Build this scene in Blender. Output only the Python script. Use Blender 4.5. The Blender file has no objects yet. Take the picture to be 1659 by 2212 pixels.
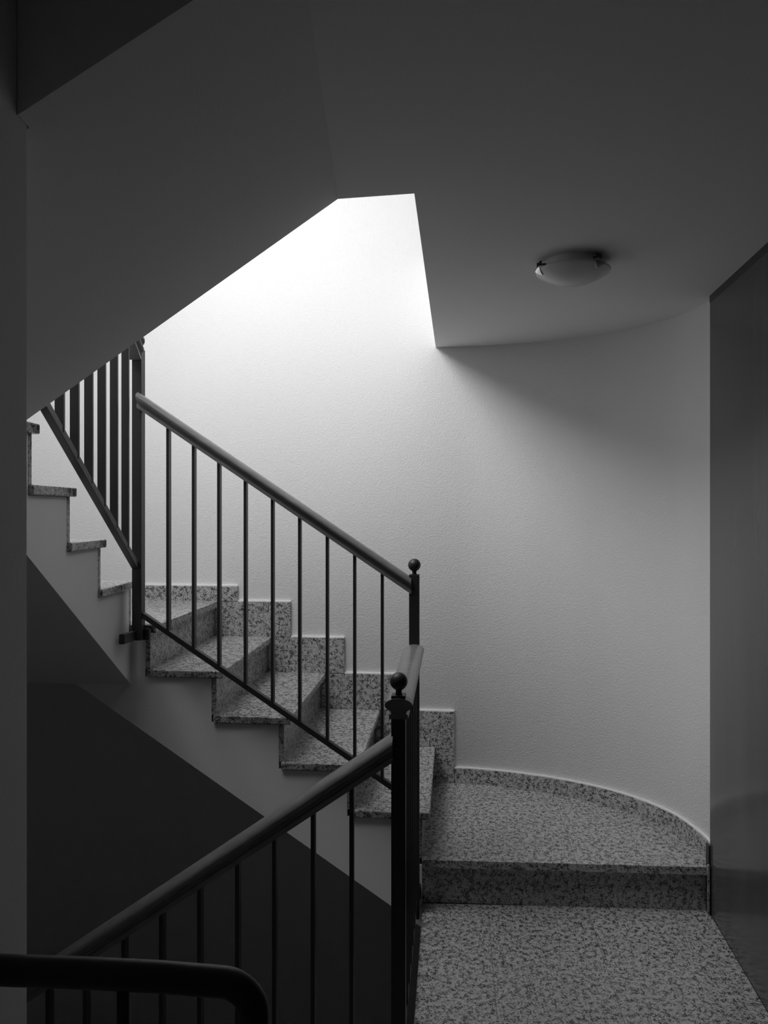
import bpy, bmesh, math, random
from mathutils import Vector, Matrix
random.seed(4)
S = bpy.context.scene
COL = S.collection

# ------------------------------------------------------------------ camera
F = 1662.0            # focal length in pixels for a 1659 x 2212 frame
EYE = 1.54
cd = bpy.data.cameras.new('camera')
cam = bpy.data.objects.new('camera', cd); COL.objects.link(cam)
cam.location = (0, 0, EYE); cam.rotation_euler = (math.pi/2, 0, 0)
cd.sensor_fit = 'VERTICAL'; cd.sensor_height = 24.0; cd.lens = 24.0*F/2212.0
cd.clip_start = 0.02
S.camera = cam

# ------------------------------------------------------------------ light
w = bpy.data.worlds.new('world'); S.world = w; w.use_nodes = True
w.node_tree.nodes['Background'].inputs[0].default_value = (0.5, 0.5, 0.5, 1)
w.node_tree.nodes['Background'].inputs[1].default_value = 0.0
def area(name, loc, target, sx, sy, power, spread=180):
    l = bpy.data.lights.new(name, 'AREA'); l.shape = 'RECTANGLE'
    l.size = sx; l.size_y = sy; l.energy = power; l.spread = math.radians(spread)
    o = bpy.data.objects.new(name, l); COL.objects.link(o); o.location = loc
    o.rotation_euler = (Vector(target)-Vector(loc)).to_track_quat('-Z', 'Y').to_euler()
    return o
area('stair_window_daylight', (-1.35, 2.35, 3.85), (1.0, 3.4, 0.6), 1.5, 1.3, 34, 130)
area('skylight_daylight', (-0.85, 2.75, 5.9), (-0.85, 2.95, 2.0), 1.7, 1.7, 18)
S.view_settings.view_transform = 'Standard'
S.view_settings.look = 'None'
S.view_settings.gamma = 1.0
S.view_settings.use_curve_mapping = False
S.view_settings.exposure = 0.0

# ------------------------------------------------------------------ materials
def newmat(name):
    m = bpy.data.materials.new(name); m.use_nodes = True
    nt = m.node_tree; b = nt.nodes['Principled BSDF']
    return m, nt, b
def N(nt, t, **kw):
    n = nt.nodes.new(t)
    for k, v in kw.items(): setattr(n, k, v)
    return n
def grey(v): return (v, v, v, 1)
def paint(name, v, bump=0.25, scale=170.0, rough=0.85, spec=0.2):
    m, nt, b = newmat(name)
    tc = N(nt, 'ShaderNodeTexCoord')
    n1 = N(nt, 'ShaderNodeTexNoise'); n1.inputs['Scale'].default_value = scale; n1.inputs['Detail'].default_value = 3
    nt.links.new(tc.outputs['Object'], n1.inputs['Vector'])
    n2 = N(nt, 'ShaderNodeTexNoise'); n2.inputs['Scale'].default_value = 1.6; n2.inputs['Detail'].default_value = 3
    nt.links.new(tc.outputs['Object'], n2.inputs['Vector'])
    r = N(nt, 'ShaderNodeValToRGB')
    r.color_ramp.elements[0].position = 0.3; r.color_ramp.elements[0].color = grey(v*0.97)
    r.color_ramp.elements[1].position = 0.7; r.color_ramp.elements[1].color = grey(v)
    nt.links.new(n2.outputs['Fac'], r.inputs['Fac']); nt.links.new(r.outputs['Color'], b.inputs['Base Color'])
    bp = N(nt, 'ShaderNodeBump'); bp.inputs['Strength'].default_value = bump; bp.inputs['Distance'].default_value = 0.004
    nt.links.new(n1.outputs['Fac'], bp.inputs['Height']); nt.links.new(bp.outputs['Normal'], b.inputs['Normal'])
    b.inputs['Roughness'].default_value = rough; b.inputs['Specular IOR Level'].default_value = spec
    return m
def granite(name, joints=(), rough=0.22):
    m, nt, b = newmat(name)
    tc = N(nt, 'ShaderNodeTexCoord')
    # soft warp so that the grains are irregular
    nz = N(nt, 'ShaderNodeTexNoise'); nz.inputs['Scale'].default_value = 120; nz.inputs['Detail'].default_value = 3
    nt.links.new(tc.outputs['Object'], nz.inputs['Vector'])
    mx = N(nt, 'ShaderNodeMixRGB'); mx.blend_type = 'LINEAR_LIGHT'; mx.inputs['Fac'].default_value = 0.005
    nt.links.new(tc.outputs['Object'], mx.inputs['Color1']); nt.links.new(nz.outputs['Color'], mx.inputs['Color2'])
    # thin dark squiggles: the ridge of a noise field
    a = N(nt, 'ShaderNodeTexNoise'); a.inputs['Scale'].default_value = 95; a.inputs['Detail'].default_value = 3; a.inputs['Roughness'].default_value = 0.6
    nt.links.new(mx.outputs['Color'], a.inputs['Vector'])
    s1 = N(nt, 'ShaderNodeMath', operation='SUBTRACT'); s1.inputs[1].default_value = 0.5; nt.links.new(a.outputs['Fac'], s1.inputs[0])
    s2 = N(nt, 'ShaderNodeMath', operation='ABSOLUTE'); nt.links.new(s1.outputs[0], s2.inputs[0])
    # blotches that decide where the squiggles gather
    c = N(nt, 'ShaderNodeTexNoise'); c.inputs['Scale'].default_value = 55; c.inputs['Detail'].default_value = 2
    nt.links.new(tc.outputs['Object'], c.inputs['Vector'])
    s3 = N(nt, 'ShaderNodeMapRange'); s3.inputs['From Min'].default_value = 0.38; s3.inputs['From Max'].default_value = 0.62
    s3.inputs['To Min'].default_value = -0.022; s3.inputs['To Max'].default_value = 0.040
    nt.links.new(c.outputs['Fac'], s3.inputs['Value'])
    s4 = N(nt, 'ShaderNodeMath', operation='ADD'); nt.links.new(s2.outputs[0], s4.inputs[0]); nt.links.new(s3.outputs[0], s4.inputs[1])
    ra = N(nt, 'ShaderNodeValToRGB'); e = ra.color_ramp.elements
    e[0].position = 0.012; e[0].color = grey(0.035)
    e[1].position = 0.055; e[1].color = grey(0.40)
    k = e.new(0.13); k.color = grey(0.50)
    k = e.new(0.030); k.color = grey(0.13)
    nt.links.new(s4.outputs[0], ra.inputs['Fac'])
    v = N(nt, 'ShaderNodeTexVoronoi'); v.inputs['Scale'].default_value = 170
    nt.links.new(mx.outputs['Color'], v.inputs['Vector'])
    rv = N(nt, 'ShaderNodeValToRGB'); e = rv.color_ramp.elements
    e[0].position = 0.10; e[0].color = grey(0.35); e[1].position = 0.22; e[1].color = grey(1.0)
    nt.links.new(v.outputs['Color'], rv.inputs['Fac'])
    mul = N(nt, 'ShaderNodeMixRGB'); mul.blend_type = 'MULTIPLY'; mul.inputs['Fac'].default_value = 0.8
    nt.links.new(ra.outputs['Color'], mul.inputs['Color1']); nt.links.new(rv.outputs['Color'], mul.inputs['Color2'])
    out = mul.outputs['Color']
    if joints:
        sp = N(nt, 'ShaderNodeSeparateXYZ'); nt.links.new(tc.outputs['Object'], sp.inputs['Vector'])
        # u = x - 0.0928*(y-3)
        m1 = N(nt, 'ShaderNodeMath', operation='MULTIPLY_ADD'); m1.inputs[1].default_value = -0.0928; m1.inputs[2].default_value = 0.2784
        nt.links.new(sp.outputs['Y'], m1.inputs[0])
        u = N(nt, 'ShaderNodeMath', operation='ADD'); nt.links.new(sp.outputs['X'], u.inputs[0]); nt.links.new(m1.outputs[0], u.inputs[1])
        for j in joints:
            c = N(nt, 'ShaderNodeMath', operation='COMPARE'); c.inputs[1].default_value = j; c.inputs[2].default_value = 0.0008
            nt.links.new(u.outputs[0], c.inputs[0])
            q = N(nt, 'ShaderNodeMixRGB'); q.inputs['Color2'].default_value = grey(0.09)
            nt.links.new(c.outputs[0], q.inputs['Fac']); nt.links.new(out, q.inputs['Color1']); out = q.outputs['Color']
    nt.links.new(out, b.inputs['Base Color'])
    b.inputs['Roughness'].default_value = rough; b.inputs['Specular IOR Level'].default_value = 0.45
    return m
def metal(name, v, rough=0.42):
    m, nt, b = newmat(name)
    tc = N(nt, 'ShaderNodeTexCoord'); n1 = N(nt, 'ShaderNodeTexNoise'); n1.inputs['Scale'].default_value = 60
    nt.links.new(tc.outputs['Object'], n1.inputs['Vector'])
    r = N(nt, 'ShaderNodeMapRange'); r.inputs['To Min'].default_value = rough-0.05; r.inputs['To Max'].default_value = rough+0.08
    nt.links.new(n1.outputs['Fac'], r.inputs['Value']); nt.links.new(r.outputs[0], b.inputs['Roughness'])
    b.inputs['Base Color'].default_value = grey(v)
    return m
def wood(name, v, rough=0.3, vertical=False):
    m, nt, b = newmat(name)
    tc = N(nt, 'ShaderNodeTexCoord'); mp = N(nt, 'ShaderNodeMapping')
    mp.inputs['Scale'].default_value = (14, 14, 0.5) if vertical else (3, 40, 40)
    n1 = N(nt, 'ShaderNodeTexNoise'); n1.inputs['Scale'].default_value = 1.0; n1.inputs['Detail'].default_value = 4
    nt.links.new(tc.outputs['Object'], mp.inputs['Vector']); nt.links.new(mp.outputs['Vector'], n1.inputs['Vector'])
    r = N(nt, 'ShaderNodeValToRGB')
    r.color_ramp.elements[0].position = 0.3; r.color_ramp.elements[0].color = grey(v*0.82)
    r.color_ramp.elements[1].position = 0.7; r.color_ramp.elements[1].color = grey(v*1.15)
    nt.links.new(n1.outputs['Fac'], r.inputs['Fac']); nt.links.new(r.outputs['Color'], b.inputs['Base Color'])
    b.inputs['Roughness'].default_value = rough
    return m
M_WALL = paint('white_stucco_paint', 0.88, 0.5, 125)
M_SMOOTH = paint('smooth_white_paint', 0.86, 0.10, 120)
M_DARKP = paint('grey_lower_paint', 0.30, 0.10, 120)
M_GRAN = granite('speckled_granite')
M_GRANF = granite('speckled_granite_floor', (0.405, 0.789))
M_GRANL = granite('speckled_granite_landing', (0.277,))
M_METAL = metal('black_painted_steel', 0.018)
M_RAIL = wood('varnished_handrail', 0.16, 0.33)
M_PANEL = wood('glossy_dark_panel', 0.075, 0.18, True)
M_TRIM = metal('dark_trim', 0.035, 0.4)
M_GLASS = paint('frosted_opal_glass', 0.72, 0.0, 10, 0.25, 0.5)
M_LBASE = paint('lamp_white_metal', 0.75, 0.0, 10, 0.4, 0.4)
M_CHROME = metal('chrome_clip', 0.7, 0.2); M_CHROME.node_tree.nodes['Principled BSDF'].inputs['Metallic'].default_value = 1.0

# ------------------------------------------------------------------ helpers
def tag(o, label=None, cat=None, group=None, kind=None):
    if label: o['label'] = label
    if cat: o['category'] = cat
    if group: o['group'] = group
    if kind: o['kind'] = kind
    return o
def thing(name, loc, label, cat, group=None):
    o = bpy.data.objects.new(name, None); COL.objects.link(o); o.location = loc; o.empty_display_size = 0.1
    return tag(o, label, cat, group)
def wpos(o):
    p = Vector(o.location)
    while o.parent: o = o.parent; p += Vector(o.location)
    return p
def obj(name, bm, mat, parent=None, smooth=False, at=None, bevel=0):
    """link a bmesh given in world coordinates; origin at `at` (or the parent's base)"""
    base = Vector((0, 0, 0)) if parent is None else wpos(parent)
    org = Vector(at) if at is not None else base
    bmesh.ops.recalc_face_normals(bm, faces=bm.faces[:])
    bmesh.ops.translate(bm, verts=bm.verts[:], vec=-org)
    me = bpy.data.meshes.new(name); bm.to_mesh(me); bm.free()
    if smooth:
        for p in me.polygons: p.use_smooth = True
    o = bpy.data.objects.new(name, me); COL.objects.link(o); me.materials.append(mat)
    o.location = org-base
    if parent: o.parent = parent
    if bevel:
        b = o.modifiers.new('bevel', 'BEVEL'); b.width = bevel; b.segments = 2; b.limit_method = 'ANGLE'; b.angle_limit = 0.6
    if smooth == 'auto':
        try:
            me.set_sharp_from_angle(angle=math.radians(35))
        except Exception: pass
    return o
def BM(): return bmesh.new()
def prism(bm, poly, z0, z1):
    """vertical prism over an xy polygon"""
    a = [bm.verts.new((x, y, z0)) for x, y in poly]; b = [bm.verts.new((x, y, z1)) for x, y in poly]
    n = len(poly); bm.faces.new(a[::-1]); bm.faces.new(b)
    for i in range(n): bm.faces.new((a[i], a[(i+1) % n], b[(i+1) % n], b[i]))
    return bm
def hexa(bm, q0, q1):
    """closed solid between two matching polygons in 3D"""
    a = [bm.verts.new(p) for p in q0]; b = [bm.verts.new(p) for p in q1]; n = len(a)
    bm.faces.new(a[::-1]); bm.faces.new(b)
    for i in range(n): bm.faces.new((a[i], a[(i+1) % n], b[(i+1) % n], b[i]))
    return bm
def bar(bm, p0, p1, wv, hv):
    """bar from p0 to p1, with half vectors wv and hv"""
    p0, p1, wv, hv = map(Vector, (p0, p1, wv, hv))
    c = [(-1, -1), (1, -1), (1, 1), (-1, 1)]
    return hexa(bm, [p0+wv*a+hv*b for a, b in c], [p1+wv*a+hv*b for a, b in c])
def sweep(bm, prof, pts, side_hint=None):
    """sweep a closed profile (side, up) along a polyline; profile stays upright"""
    pts = [Vector(p) for p in pts]; rings = []
    for i, p in enumerate(pts):
        t = (pts[min(i+1, len(pts)-1)]-pts[max(i-1, 0)]).normalized()
        if side_hint is None: s = t.cross(Vector((0, 0, 1))).normalized()
        else: s = Vector(side_hint)
        u = s.cross(t).normalized()
        if side_hint is None: u = Vector((0, 0, 1))/max(0.3, Vector((t.x, t.y)).length)
        if side_hint is None and u.z < -0.01: u = -u
        rings.append([bm.verts.new(p+s*a+u*b) for a, b in prof])
    n = len(prof)
    for r0, r1 in zip(rings, rings[1:]):
        for i in range(n): bm.faces.new((r0[i], r0[(i+1) % n], r1[(i+1) % n], r1[i]))
    bm.faces.new(rings[0][::-1]); bm.faces.new(rings[-1])
    return bm
def lathe(bm, prof, c, seg=32):
    c = Vector(c); rings = []
    for r, z in prof:
        rings.append([bm.verts.new(c+Vector((r*math.cos(2*math.pi*k/seg), r*math.sin(2*math.pi*k/seg), z))) for k in range(seg)])
    for r0, r1 in zip(rings, rings[1:]):
        for k in range(seg): bm.faces.new((r0[k], r0[(k+1) % seg], r1[(k+1) % seg], r1[k]))
    bm.faces.new(rings[0][::-1]); bm.faces.new(rings[-1])
    return bm
def interp(tab, x):
    if x <= tab[0][0]: i = 0
    elif x >= tab[-1][0]: i = len(tab)-2
    else: i = max(k for k in range(len(tab)-1) if tab[k][0] <= x)
    (x0, y0), (x1, y1) = tab[i], tab[i+1]
    return y0+(y1-y0)*(x-x0)/(x1-x0)

# ------------------------------------------------------------------ plan
R = 0.18                                     # riser
def Yf(x): return 3.030-0.094*x              # well side ends of the far flight's treads
def Yw(x): return 3.893-0.105*x              # face of the skirting on the far wall
ZC = 2.37                                    # ceiling over the landing
ZU = 2.88                                    # upper floor
ZTOP = 6.0; ZBOT = -2.6
LX = -1.98                                   # outer wall on the left
# outer wall line (skirting face) from the left wall round to the right wall
CURVE_R = [(0.257, 3.866), (0.42, 3.846), (0.56, 3.812), (0.683, 3.768), (0.82, 3.705), (0.939, 3.630), (1.02, 3.567),
           (1.09, 3.495), (1.15, 3.417), (1.20, 3.330), (1.235, 3.240), (1.255, 3.125), (1.263, 3.03), (1.258, 2.965)]
def offs(line, d):
    out = []
    for i, p in enumerate(line):
        a = Vector(line[max(i-1, 0)]); b = Vector(line[min(i+1, len(line)-1)]); t = (b-a).normalized()
        nrm = Vector((-t.y, t.x)); out.append((p[0]+nrm.x*d, p[1]+nrm.y*d))
    return out
def smoothline(line, n=4):
    out = []
    for i in range(len(line)-1):
        p0 = Vector(line[max(i-1, 0)]); p1 = Vector(line[i]); p2 = Vector(line[i+1]); p3 = Vector(line[min(i+2, len(line)-1)])
        for k in range(n):
            t = k/n
            q = 0.5*((2*p1)+(-p0+p2)*t+(2*p0-5*p1+4*p2-p3)*t*t+(-p0+3*p1-3*p2+p3)*t**3)
            out.append((q.x, q.y))
    out.append(line[-1]); return out
CR = smoothline(CURVE_R)
left_curve = []
cx, cy, rr = -1.28, 3.32, 0.70
for k in range(0, 25):
    a = math.pi-k*(math.pi/2)/24
    left_curve.append((cx+rr*math.cos(a), cy+(Yw(-1.28)-3.32)*math.sin(a)))
OUT = [(LX, 1.0)]+left_curve+[(-1.0, Yw(-1.0)), (-0.5, Yw(-0.5)), (0.0, Yw(0.0))]+CR
WALL = offs(OUT, 0.013)

# ------------------------------------------------------------------ the setting
b = BM()
outer = offs(OUT, 0.20)
prism_line = WALL+outer[::-1]
a0 = [b.verts.new((x, y, ZBOT)) for x, y in WALL]; a1 = [b.verts.new((x, y, ZTOP)) for x, y in WALL]
c0 = [b.verts.new((x, y, ZBOT)) for x, y in outer]; c1 = [b.verts.new((x, y, ZTOP)) for x, y in outer]
for i in range(len(WALL)-1):
    b.faces.new((a0[i], a0[i+1], a1[i+1], a1[i])); b.faces.new((c0[i], c1[i], c1[i+1], c0[i+1]))
    b.faces.new((a1[i], a1[i+1], c1[i+1], c1[i])); b.faces.new((a0[i], c0[i], c0[i+1], a0[i+1]))
b.faces.new((a0[0], a1[0], c1[0], c0[0])); b.faces.new((a0[-1], c0[-1], c1[-1], a1[-1]))
tag(obj('wall_back', b, M_WALL, smooth=True), kind='structure')

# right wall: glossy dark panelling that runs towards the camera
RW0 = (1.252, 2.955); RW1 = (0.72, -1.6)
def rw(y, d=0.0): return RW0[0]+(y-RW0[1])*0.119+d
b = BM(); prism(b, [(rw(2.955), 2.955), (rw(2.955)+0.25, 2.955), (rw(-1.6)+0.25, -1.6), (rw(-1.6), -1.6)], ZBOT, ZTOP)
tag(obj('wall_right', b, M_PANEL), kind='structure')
b = BM(); prism(b, [(rw(2.955)-0.0015, 2.956), (rw(2.955)+0.004, 2.956), (rw(-1.55)+0.004, -1.55), (rw(-1.55)-0.0015, -1.55)], ZC-0.026, ZC)
tag(obj('trim_1', b, M_TRIM), kind='structure')
b = BM(); prism(b, [(rw(2.955)-0.009, 2.945), (rw(2.955)-0.001, 2.945), (rw(2.955)-0.001, 2.972), (rw(2.955)-0.009, 2.972)], 0.0, 0.262)
tag(obj('trim_2', b, M_TRIM), kind='structure')

# left wall close to the camera
b = BM(); prism(b, [(-0.525, -1.6), (-0.525, 1.134), (LX-0.2, 1.134), (LX-0.2, -1.6)], ZBOT, ZTOP)
tag(obj('wall_left', b, M_SMOOTH, bevel=0.004), kind='structure')
b = BM(); prism(b, [(-0.525, -1.6), (rw(-1.6), -1.6), (rw(-1.6), -1.8), (-0.525, -1.8)], ZBOT, ZTOP)
tag(obj('wall_front', b, M_SMOOTH), kind='structure')

# ceiling under the upper floor
b = BM()
prism(b, [(-0.1224, 1.10), (-0.1224, 2.040), (0.079, 2.005), (0.0791, 2.006)]+[(0.262, 3.890)]+WALL[len(OUT)-len(CR)+1:]+[(rw(2.955)+0.02, 2.955), (rw(-1.6)+0.02, -1.6), (-0.525, -1.6), (-0.525, 1.10)], ZC, ZU-0.03)
tag(obj('ceiling', b, M_SMOOTH), kind='structure')
# roof over the stairwell
b = BM(); prism(b, [(LX-0.2, -1.8), (1.7, -1.8), (1.7, 4.3), (LX-0.2, 4.3)], ZTOP, ZTOP+0.1)
tag(obj('ceiling', b, M_SMOOTH), kind='structure')

# floor in front of the landing step
FL = [(0.152, 3.03), (0.073, 2.12), (0.02, 2.12), (-0.07, 1.08), (-0.525, 1.08), (-0.525, -1.6), (rw(-1.6), -1.6), (rw(2.955)-0.001, 2.955), (1.26, 2.985)]
b = BM(); prism(b, FL, -0.03, 0.0)
tag(obj('floor', b, M_GRANF, bevel=0.002), kind='structure')
FLi = [(0.160, 3.03), (0.083, 2.13), (0.03, 2.13), (-0.06, 1.09), (-0.525, 1.09), (-0.525, -1.6), (rw(-1.6), -1.6), (rw(2.955)-0.001, 2.955), (1.26, 2.985)]
b = BM(); prism(b, FLi, -0.51, -0.03)
tag(obj('floor', b, M_SMOOTH), kind='structure')
b = BM(); prism(b, [(LX-0.2, -1.8), (1.7, -1.8), (1.7, 4.3), (LX-0.2, 4.3)], ZBOT-0.1, ZBOT)
tag(obj('floor', b, M_GRAN), kind='structure')

# ------------------------------------------------------------------ stepped skirting on the far wall
def wall_board(bm, x0, x1, z0, z1):
    n = max(1, int(abs(x1-x0)/0.2))
    xs = [x0+(x1-x0)*k/n for k in range(n+1)]
    prism(bm, [(x, Yw(x)) for x in xs]+[(x, Yw(x)+0.014) for x in xs[::-1]], z0, z1)
NX = [None]+[0.1785-0.2755*i for i in range(5)]     # nosing, well side: T1..T5
WX = [None]+[0.257-0.277*i for i in range(5)]       # nosing, wall side
SK = 0.075
sk = BM()
wall_board(sk, WX[1]-0.02, WX[1]+0.095, 1*R, 2*R)                        # down to the landing beside the first step
for i in (1, 2, 3, 4):
    z = (i+1)*R
    wall_board(sk, WX[i+1]-0.02, WX[i]+0.095, z, z+R-0.003)
wall_board(sk, -1.27, WX[5]+0.095, 6*R, 6*R+SK)
tag(obj('baseboard_back', sk, M_GRAN), kind='structure')
ck = BM()
def caulk(x0, x1, z):
    prism(ck, [(x0, Yw(x0)+0.003), (x1, Yw(x1)+0.003), (x1, Yw(x1)+0.0135), (x0, Yw(x0)+0.0135)], z, z+0.007)
caulk(WX[2]+0.095, WX[1]+0.095, 3*R-0.003)
for i in (2, 3, 4): caulk(WX[i+1]+0.095, WX[i]+0.095, (i+2)*R-0.003)
caulk(-1.27, WX[5]+0.095, 6*R+SK)
# curved skirting on the landing
b = BM()
line = [p for p in CR if p[0] > 0.376 or p[1] < 3.5]
line = [(WX[1]+0.0955, interp([(0.257, 3.866), (0.42, 3.846)], WX[1]+0.0955))]+line
back = offs(line, 0.0125)
prism(b, line+back[::-1], R, R+SK)
prism(b, [(1.2345, 2.933), (1.2415, 2.933), (1.2435, 2.944), (1.2365, 2.944)], 0.0, R+0.012)
fr = offs(line, 0.003); prism(ck, fr+back[::-1], R+SK, R+SK+0.006)
tag(obj('trim_3', ck, M_WALL), kind='structure')
tag(obj('baseboard_right', b, M_GRAN), kind='structure')

# ------------------------------------------------------------------ the landing one step up
t = thing('stair_landing', (0.75, 3.0, 0.0), 'curved speckled granite landing one step above the floor, before the curved wall', 'landing')
b = BM()
edge0 = (0.148, 3.008); edge1 = (1.249, 2.945)
prism(b, [edge0, edge1, (1.258, 2.97)]+[p for p in CR[::-1]]+[(0.20, 3.872)], R-0.03, R)
obj('landing_top', b, M_GRANL, t, bevel=0.002)
b = BM(); prism(b, [(0.150, 3.038), (1.245, 2.974), (1.245, 2.994), (0.150, 3.058)], 0.0, R-0.03)
obj('riser', b, M_GRAN, t)
b = BM(); prism(b, [(0.152, 3.059), (1.245, 2.995)]+[p for p in CR[::-1] if p[1] > 3.0]+[(0.21, 3.87)], -0.51, R-0.03)
obj('landing_slab', b, M_SMOOTH, t)

# ------------------------------------------------------------------ far flight + corner + left flight
st = thing('staircase', (-0.4, 3.5, 0.0), 'granite staircase with white plastered side climbing along the back wall and turning at the left', 'staircase')
def tread(poly, z, parent, name='tread'):
    b = BM(); prism(b, poly, z-0.03, z); return obj(name, b, M_GRAN, parent, bevel=0.0045)
for i in range(1, 5):
    z = (i+1)*R
    n0 = (NX[i], Yf(NX[i])); w0 = (WX[i], Yw(WX[i])-0.0005)
    xb = NX[i+1]-0.04; wb = WX[i+1]-0.04
    tread([n0, w0, (wb, Yw(wb)-0.0005), (xb, Yf(xb))], z, st)
for i in range(1, 6):
    z = (i+1)*R
    a = NX[i]-0.028; c = WX[i]-0.028
    b = BM(); prism(b, [(a, Yf(a)+0.012), (c, Yw(c)-0.001), (c-0.02, Yw(c-0.02)-0.001), (a-0.02, Yf(a-0.02)+0.012)], z-R, z-0.03)
    obj('riser', b, M_GRAN, st)
# the quarter landing in the corner (level 6)
z = 6*R
q = [(NX[5], Yf(NX[5])), (WX[5], Yw(WX[5])-0.0005), (-1.28, Yw(-1.28)-0.0005)]+[p for p in left_curve[::-1] if p[1] > 3.08]+[(LX, 3.13), (-1.02, Yf(-1.02))]
b = BM(); prism(b, q, z-0.03, z); obj('tread', b, M_GRAN, st, bevel=0.003)
# left flight: towards the camera
NY = {i: 3.10-0.2735*(i-6) for i in range(6, 12)}
XS = -1.018
for i in range(6, 10):
    z = (i+1)*R
    yn = NY[i] if i > 6 else 3.155
    tread([(XS, yn), (LX+0.001, yn), (LX+0.001, NY[i+1]-0.045), (XS, NY[i+1]-0.045)], z, st)
    y = NY[i]-0.026 if i > 6 else 3.138
    b = BM(); prism(b, [(XS-0.014, y), (LX+0.001, y), (LX+0.001, y-0.02), (XS-0.014, y-0.02)], z-R, z-0.03); obj('riser', b, M_GRAN, st)
tread([(XS, NY[10]), (LX+0.001, NY[10]), (LX+0.001, 1.14), (XS, 1.14)], 11*R, st)
# plastered body of the far flight (profile in x,z carried from the fascia to the wall)
def zb(x): return -0.017+0.656*(0.028-x)
prof = [(0.150, 1*R-0.031), (NX[1]-0.049, R-0.031)]
prof = [(0.150, zb(0.150)), (0.150, R-0.031)]
for i in range(1, 6):
    x = NX[i]-0.049
    zt = (i+1)*R-0.031
    prof += [(x, prof[-1][1]), (x, zt)]
prof += [(-1.035, prof[-1][1]), (LX+0.001, prof[-1][1]), (LX+0.001, 0.845), (-1.283, 0.845)]
b = BM()
def ff(x): return Yf(x)+0.014
def fw(x, z): return (interp([(p[0], p[1]) for p in left_curve], x) if x < -1.28 else Yw(x))-0.002
# subdivide the outline so that the back follows the curve
pr2 = []
for (x0, z0), (x1, z1) in zip(prof, prof[1:]+prof[:1]):
    n = max(1, int(abs(x1-x0)/0.12)); pr2 += [(x0+(x1-x0)*k/n, z0+(z1-z0)*k/n) for k in range(n)]
hexa(b, [(x, ff(x), z) for x, z in pr2], [(x, max(fw(x, z), 3.30), z) for x, z in pr2])
obj('plaster_side', b, M_SMOOTH, st, at=None)
# plastered body of the left flight
def zl(y): return 0.835+0.635*(3.139-y)
prof = [(3.139, zl(3.139)), (3.139, 6*R-0.031)]
y = 3.117; prof += [(y, 6*R-0.031), (y, 7*R-0.031)]
for i in (7, 8, 9, 10):
    y = NY[i]-0.047; prof += [(y, prof[-1][1]), (y, (i+1)*R-0.031)]
prof += [(1.14, prof[-1][1]), (1.14, 1.62), (1.902, 1.62)]
b = BM(); ey = lambda x, y: Yf(x)+0.0145 if y > 3.13 else y
hexa(b, [(-1.033, ey(-1.033, y), z) for y, z in prof], [(LX+0.001, ey(LX, y), z) for y, z in prof])
obj('plaster_side', b, M_SMOOTH, st)

# ------------------------------------------------------------------ near flight overhead
t = thing('stair_flight', (-0.6, 1.6, 1.8), 'white plastered sloping underside of the stair flight overhead', 'stair flight')
FARY = [(-2.2, 2.30), (-0.995, 2.150), (-0.122, 2.040), (0.079, 2.005)]
def zs(x): return ZC+0.653*(x+0.122)
prof = [(-0.1225, ZC), (-0.1225, ZU-0.03)]
x = -0.17; z = 15*R
prof = [(-0.1225, ZC), (-0.1225, z)]
for k in range(4):
    xx = -0.18-0.275*(k+1); prof += [(xx, z)]; z -= R; prof += [(xx, z)]
prof[-1] = (prof[-1][0], prof[-1][1])
prof = [p for p in prof if p[0] > -1.017]+[(-1.016, 2.0), (-1.016, zs(-1.016))]
b = BM()
hexa(b, [(x, 1.137, z) for x, z in prof], [(x, interp(FARY, x), z) for x, z in prof])
pn2 = [(-0.1225, ZC), (-0.1225, 2.70), (-0.455, 2.70), (-0.455, 2.52), (-0.524, 2.52), (-0.524, zs(-0.524))]
hexa(b, [(x, 1.10, z) for x, z in pn2], [(x, 1.137, z) for x, z in pn2])
obj('sloping_soffit', b, M_SMOOTH, t)

# ------------------------------------------------------------------ flight going down
t = thing('stair_flight', (-0.4, 1.6, -1.0), 'granite stair flight going down to the left below the lower railing', 'stair flight')
z = 0.0
prof = [(0.0, -0.52), (0.0, -R-0.031)]
for k in range(1, 5):
    x0 = -0.275*(k-1); x1 = -0.275*k
    zt = -R*k
    b = BM(); prism(b, [(x0-0.01, 1.141), (x0-0.01, 2.12), (x1-0.03, 2.15), (x1-0.03, 1.141)], zt-0.03, zt); obj('tread', b, M_GRAN, t)
    prof += [(x1, zt-0.031), (x1, zt-R-0.031)]
prof += [(-1.10, prof[-1][1]), (-1.10, -1.4)]
prof = [(-0.015, -0.52), (-0.015, -R-0.031)]+prof[2:]
b = BM(); hexa(b, [(x, 1.142, z) for x, z in prof], [(x, 2.12-0.03*x, z) for x, z in prof]); obj('plaster_side', b, M_SMOOTH, t)

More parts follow.
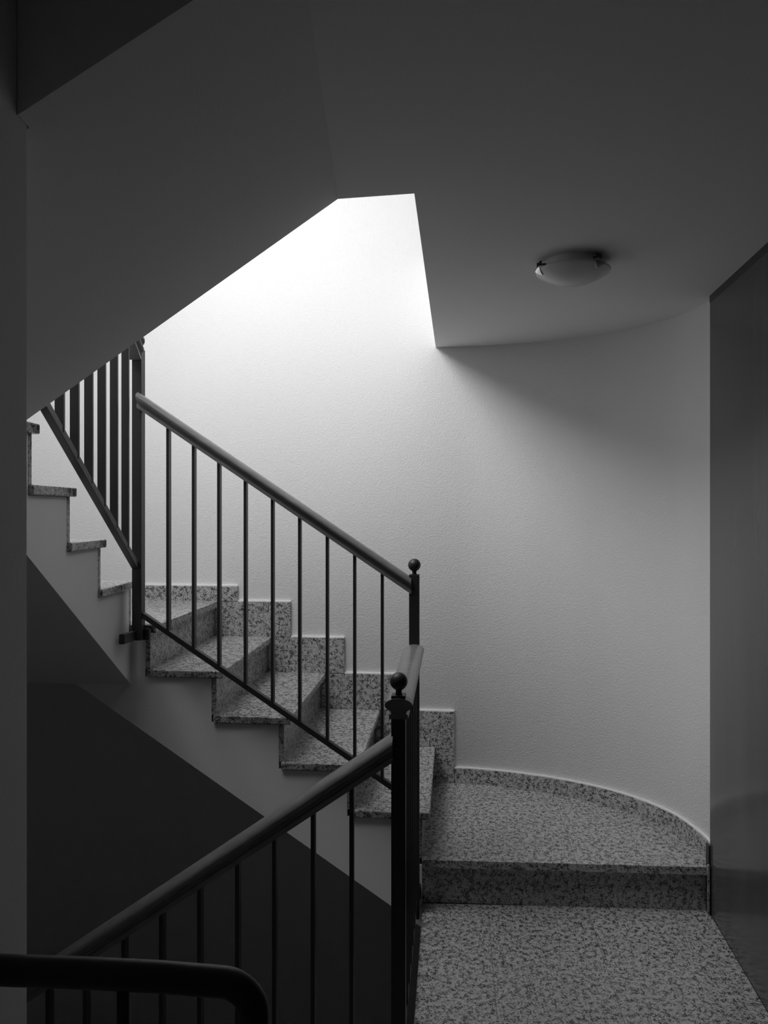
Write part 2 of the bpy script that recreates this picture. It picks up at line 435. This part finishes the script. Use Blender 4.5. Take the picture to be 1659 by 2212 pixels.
# ------------------------------------------------------------------ railings
def rail_profile():
    """handrail seen end-on: wide rounded top, a waist and a narrower foot; origin at centre"""
    p = []
    for k in range(0, 25):
        a = -0.30*math.pi+k*(1.6*math.pi)/24
        p.append((0.036*math.cos(a), 0.0085+0.0175*math.sin(a)))
    p += [(-0.021, -0.0085), (-0.019, -0.0125), (-0.0235, -0.0155), (-0.0245, -0.019), (-0.0245, -0.0265),
          (0.0245, -0.0265), (0.0245, -0.019), (0.0235, -0.0155), (0.019, -0.0125), (0.021, -0.0085)]
    return p
PROF = rail_profile()
def handrail(p0, p1, parent, label=None, k=1.0):
    b = BM(); sweep(b, [(x*k, y*k) for x, y in PROF], [p0, p1]); o = obj('handrail', b, M_RAIL, parent, smooth='auto')
    if label: o['label'] = label
    return o
def bottom_rail(p0, p1, parent, w=0.0125, h=0.010):
    d = (Vector(p1)-Vector(p0)).normalized(); s = d.cross(Vector((0, 0, 1))).normalized(); u = s.cross(d)
    b = BM(); bar(b, p0, p1, s*w, u*h); return obj('bottom_rail', b, M_METAL, parent, bevel=0.001)
def balusters(p0, p1, q0, q1, ts, parent, thin=0.0055, wide=0.0135):
    """flat bars between the top line p0-p1 and the bottom line q0-q1"""
    p0, p1, q0, q1 = map(Vector, (p0, p1, q0, q1))
    d = (p1-p0); d.z = 0; d.normalize(); s = Vector((d.y, -d.x, 0))
    for tt in ts:
        a = p0.lerp(p1, tt); c = q0.lerp(q1, tt); a.x, a.y = c.x, c.y
        b = BM(); bar(b, c, a, d*thin, s*wide); obj('baluster', b, M_METAL, parent)
def post(x, y, z0, z1, parent, ang, ball=True, plate=None, half=0.0195):
    b = BM(); ca, sa = math.cos(ang), math.sin(ang)
    bar(b, (x, y, z0), (x, y, z1), Vector((ca, sa, 0))*half, Vector((-sa, ca, 0))*half)
    p = obj('newel_post', b, M_METAL, parent, at=(x, y, z0), bevel=0.0015)
    if ball:
        b = BM(); r = 0.0245; prof = [(0.0105, 0.0), (0.0085, 0.003), (0.0085, 0.012)]
        for k in range(1, 16):
            a = -math.pi/2+0.36+k*(math.pi-0.36)/16
            prof.append((r*math.cos(a), 0.036+r*math.sin(a)))
        prof.append((0.001, 0.036+r))
        lathe(b, prof, (x, y, z1)); obj('ball_finial', b, M_METAL, p, smooth=True)
    return p

GA = math.radians(-5.3)
# far flight railing, from the corner post to the landing post
t = thing('stair_railing', (-0.45, 3.03, 0.5), 'black steel railing of thin upright bars along the flight by the back wall', 'railing')
A = (-0.980, 3.072); Bp = (0.117, 2.965)
pa = post(A[0], A[1], 1.030, 2.188, t, GA)
b = BM(); bar(b, (-1.011, 2.963, 1.049), (-0.990, 3.075, 1.049), (0.011, 0, 0), (0, 0, 0.019))
bar(b, (A[0], A[1]+0.024, 1.049), (-0.937, 3.085, 1.049), (0, 0.012, 0), (0, 0, 0.022))
bar(b, (A[0], A[1]+0.030, 1.083), (-0.930, 3.098, 1.083), (0, 0.018, 0), (0, 0, 0.003)); obj('mounting_bracket', b, M_METAL, pa, bevel=0.004)
pb = post(Bp[0], Bp[1], -0.02, 1.300, t, GA)
b = BM(); bar(b, (Bp[0], Bp[1]+0.06, 0.06), (Bp[0], Bp[1]+0.015, 0.06), (0.028, 0, 0), (0, 0, 0.022)); obj('mounting_bracket', b, M_METAL, pb, bevel=0.004)
h0 = (-0.972, 3.052, 1.983); h1 = (0.098, 2.967, 1.263)
handrail(h0, tuple(Vector(h1)+(Vector(h1)-Vector(h0)).normalized()*0.010), t, 'handrail, glossy and lit along its top')
g0 = (-0.962, 3.068, 1.131); g1 = (0.100, 2.967, 0.433)
bottom_rail(g0, g1, t)
def tx(px, a, c):      # parameter on the line a-c where it stands at picture column px
    k = (px-829.5)/F; return (k*a[1]-a[0])/((c[0]-a[0])-k*(c[1]-a[1]))
cols = [364.5, 419.5, 474, 531, 589.5, 648, 707.5, 766.5, 826]
balusters((h0[0], h0[1], h0[2]-0.02), (h1[0], h1[1], h1[2]-0.02), g0, g1, [tx(c, g0, g1) for c in cols], t)

# left flight railing
t = thing('stair_railing', (-0.985, 2.5, 1.4), 'black steel railing of flat bars rising at the left towards the ceiling', 'railing')
l0 = (-0.985, 3.052, 1.325); l1 = (-0.985, 1.95, 2.030)
bottom_rail(l0, l1, t, w=0.0125, h=0.0125)
k0 = (-0.985, 3.045, 2.174); k1 = (-0.985, 2.20, 2.715)
handrail(k0, k1, t)
ys = [2.931, 2.808, 2.686, 2.568, 2.451, 2.338, 2.222, 2.105]
for y in ys:
    b = BM(); zbm = 1.325+(3.052-y)*0.640; ztp = 2.174+(3.045-y)*0.640-0.02
    bar(b, (-0.985, y, zbm), (-0.985, y, ztp), (0.0140, 0, 0), (0, 0.005, 0)); obj('baluster', b, M_METAL, t)

# landing railing between the two ball posts
t = thing('stair_railing', (0.08, 2.5, 0.0), 'short level black railing on the landing edge, running away from the nearest ball post', 'railing')
Np = (0.0406, 2.11)
pn = post(Np[0], Np[1], -0.14, 1.040, t, GA)
b = BM(); bar(b, (Np[0], Np[1], -0.09), (Np[0]+0.045, Np[1]+0.004, -0.09), (0, 0.03, 0), (0, 0, 0.022)); obj('mounting_bracket', b, M_METAL, pn, bevel=0.004)
r0 = (0.0394, 2.086, 1.006); r1 = (0.1155, 2.945, 1.006)
handrail(r0, r1, t, 'handrail with a glossy top reflecting the bright wall', k=1.06)
s0 = (0.0415, 2.13, 0.045); s1 = (0.1155, 2.945, 0.045)
bottom_rail(s0, s1, t)
balusters((r0[0], r0[1], 0.985), (r1[0], r1[1], 0.985), s0, s1, [0.13*k-0.02 for k in range(1, 8)], t)

# railing of the flight going down
t = thing('stair_railing', (-0.4, 2.15, -0.5), 'nearer black railing slanting down to the left, its round handrail in shade', 'railing')
d0 = (0.022, 2.112, 0.896); d1 = (-1.14, 2.195, 0.104)
handrail(tuple(Vector(d0)+(Vector(d0)-Vector(d1)).normalized()*0.004), d1, t, k=1.15)
e0 = (0.022, 2.112, 0.053); e1 = (-1.14, 2.195, -0.74)
bottom_rail(e0, e1, t)
cols = [760, 677, 594, 514.5, 433, 351, 270, 187.5, 107.5, 27]
balusters((d0[0], d0[1], d0[2]-0.02), (d1[0], d1[1], d1[2]-0.02), e0, e1, [tx(c, e0, e1) for c in cols], t)
post(d1[0]-0.02, d1[1], -0.9, 0.16, t, GA)

# guard rail right in front of the camera
t = thing('guard_rail', (-0.35, 1.03, 0.0), 'black guard rail in the left foreground with a rounded bend down, close to the camera', 'railing')
b = BM()
circ = [(0.0168*math.cos(2*math.pi*k/20), 0.0205*math.sin(2*math.pi*k/20)) for k in range(20)]
pts = [Vector((-0.524, 1.045, 0.918)), Vector((-0.40, 1.038, 0.918)), Vector((-0.30, 1.030, 0.918)), Vector((-0.222, 1.021, 0.917))]
bc = Vector((-0.216, 1.020, 0.873)); rad = 0.044
for k in range(1, 11):
    a = math.pi/2-k*(math.pi/2)/10
    pts.append(bc+Vector((rad*math.cos(a), -0.002*k/10, rad*math.sin(a))))
pts += [Vector((-0.172, 1.017, 0.60)), Vector((-0.172, 1.017, 0.0))]
sweep(b, circ, pts, side_hint=(0.045, 0.999, 0.0)); obj('handrail', b, M_METAL, t, smooth='auto')
b = BM(); bar(b, (-0.3495, 1.036, 0.0), (-0.3495, 1.036, 0.905), (0.0085, 0, 0), (0, 0.008, 0)); obj('support_post', b, M_METAL, t, bevel=0.002)
b = BM(); lathe(b, [(0.022, 0), (0.022, 0.004), (0.018, 0.008), (0.002, 0.0085)], (-0.172, 1.017, 0.0)); obj('foot_plate', b, M_METAL, t)

# ------------------------------------------------------------------ ceiling lamp
LC = Vector((0.627, 2.552, ZC))
t = thing('ceiling_lamp', LC, 'round flush ceiling lamp with frosted glass bowl, switched off', 'lamp')
b = BM(); lathe(b, [(0.095, 0.0), (0.095, -0.020), (0.091, -0.026), (0.05, -0.028)], LC, 64); obj('lamp_base', b, M_LBASE, t, smooth='auto')
b = BM(); prof = [(0.02, -0.026), (0.112, -0.026), (0.119, -0.029), (0.1215, -0.033), (0.120, -0.037)]
for k in range(1, 15):
    a = k/14; r = 0.120*(1-a)+0.001*a; prof.append((r, -0.037-0.040*(1-(r/0.120)**2)))
lathe(b, prof, LC, 64); obj('glass_bowl', b, M_GLASS, t, smooth='auto')
for ang in (188, -60, 66):
    a = math.radians(ang); d = Vector((math.cos(a), math.sin(a), 0)); s = Vector((-d.y, d.x, 0)); u = Vector((0, 0, 1))
    b = BM()
    # curved plate that hugs the rim of the bowl
    P = []
    for k in range(7):
        f = k/6; ww = 0.019*(1-f**2.2)+0.002
        rr_ = 0.1235-0.020*f*f; zz = -0.026-0.022*f
        P.append((rr_, zz, ww))
    rows = []
    for rr_, zz, ww in P:
        row = []
        for j in range(-3, 4):
            th = j/3*ww/0.12
            dd = d*math.cos(th)+s*math.sin(th)
            row.append((b.verts.new(LC+dd*rr_+u*zz), b.verts.new(LC+dd*(rr_+0.003)+u*(zz-0.001))))
        rows.append(row)
    for r_a, r_b in zip(rows, rows[1:]):
        for j in range(6):
            b.faces.new((r_a[j][0], r_a[j+1][0], r_b[j+1][0], r_b[j][0])); b.faces.new((r_a[j][1], r_b[j][1], r_b[j+1][1], r_a[j+1][1]))
    for row in (rows[0], rows[-1]):
        for j in range(6): b.faces.new((row[j][0], row[j][1], row[j+1][1], row[j+1][0]))
    for r_a, r_b in zip(rows, rows[1:]):
        for j in (0, 6): b.faces.new((r_a[j][0], r_b[j][0], r_b[j][1], r_a[j][1]))
    c = obj('clip', b, M_CHROME, t, smooth='auto'); c['label'] = 'chrome clip'
    b = BM(); bar(b, LC+d*0.092-u*0.012, LC+d*0.124-u*0.016, s*0.005, u*0.0025)
    bar(b, LC+d*0.122-u*0.010, LC+d*0.122-u*0.030, s*0.004, d*0.002)
    bar(b, LC+d*0.114-u*0.008-s*0.009, LC+d*0.114-u*0.008+s*0.009, d*0.003, u*0.003); obj('clip_screw', b, M_TRIM, c)
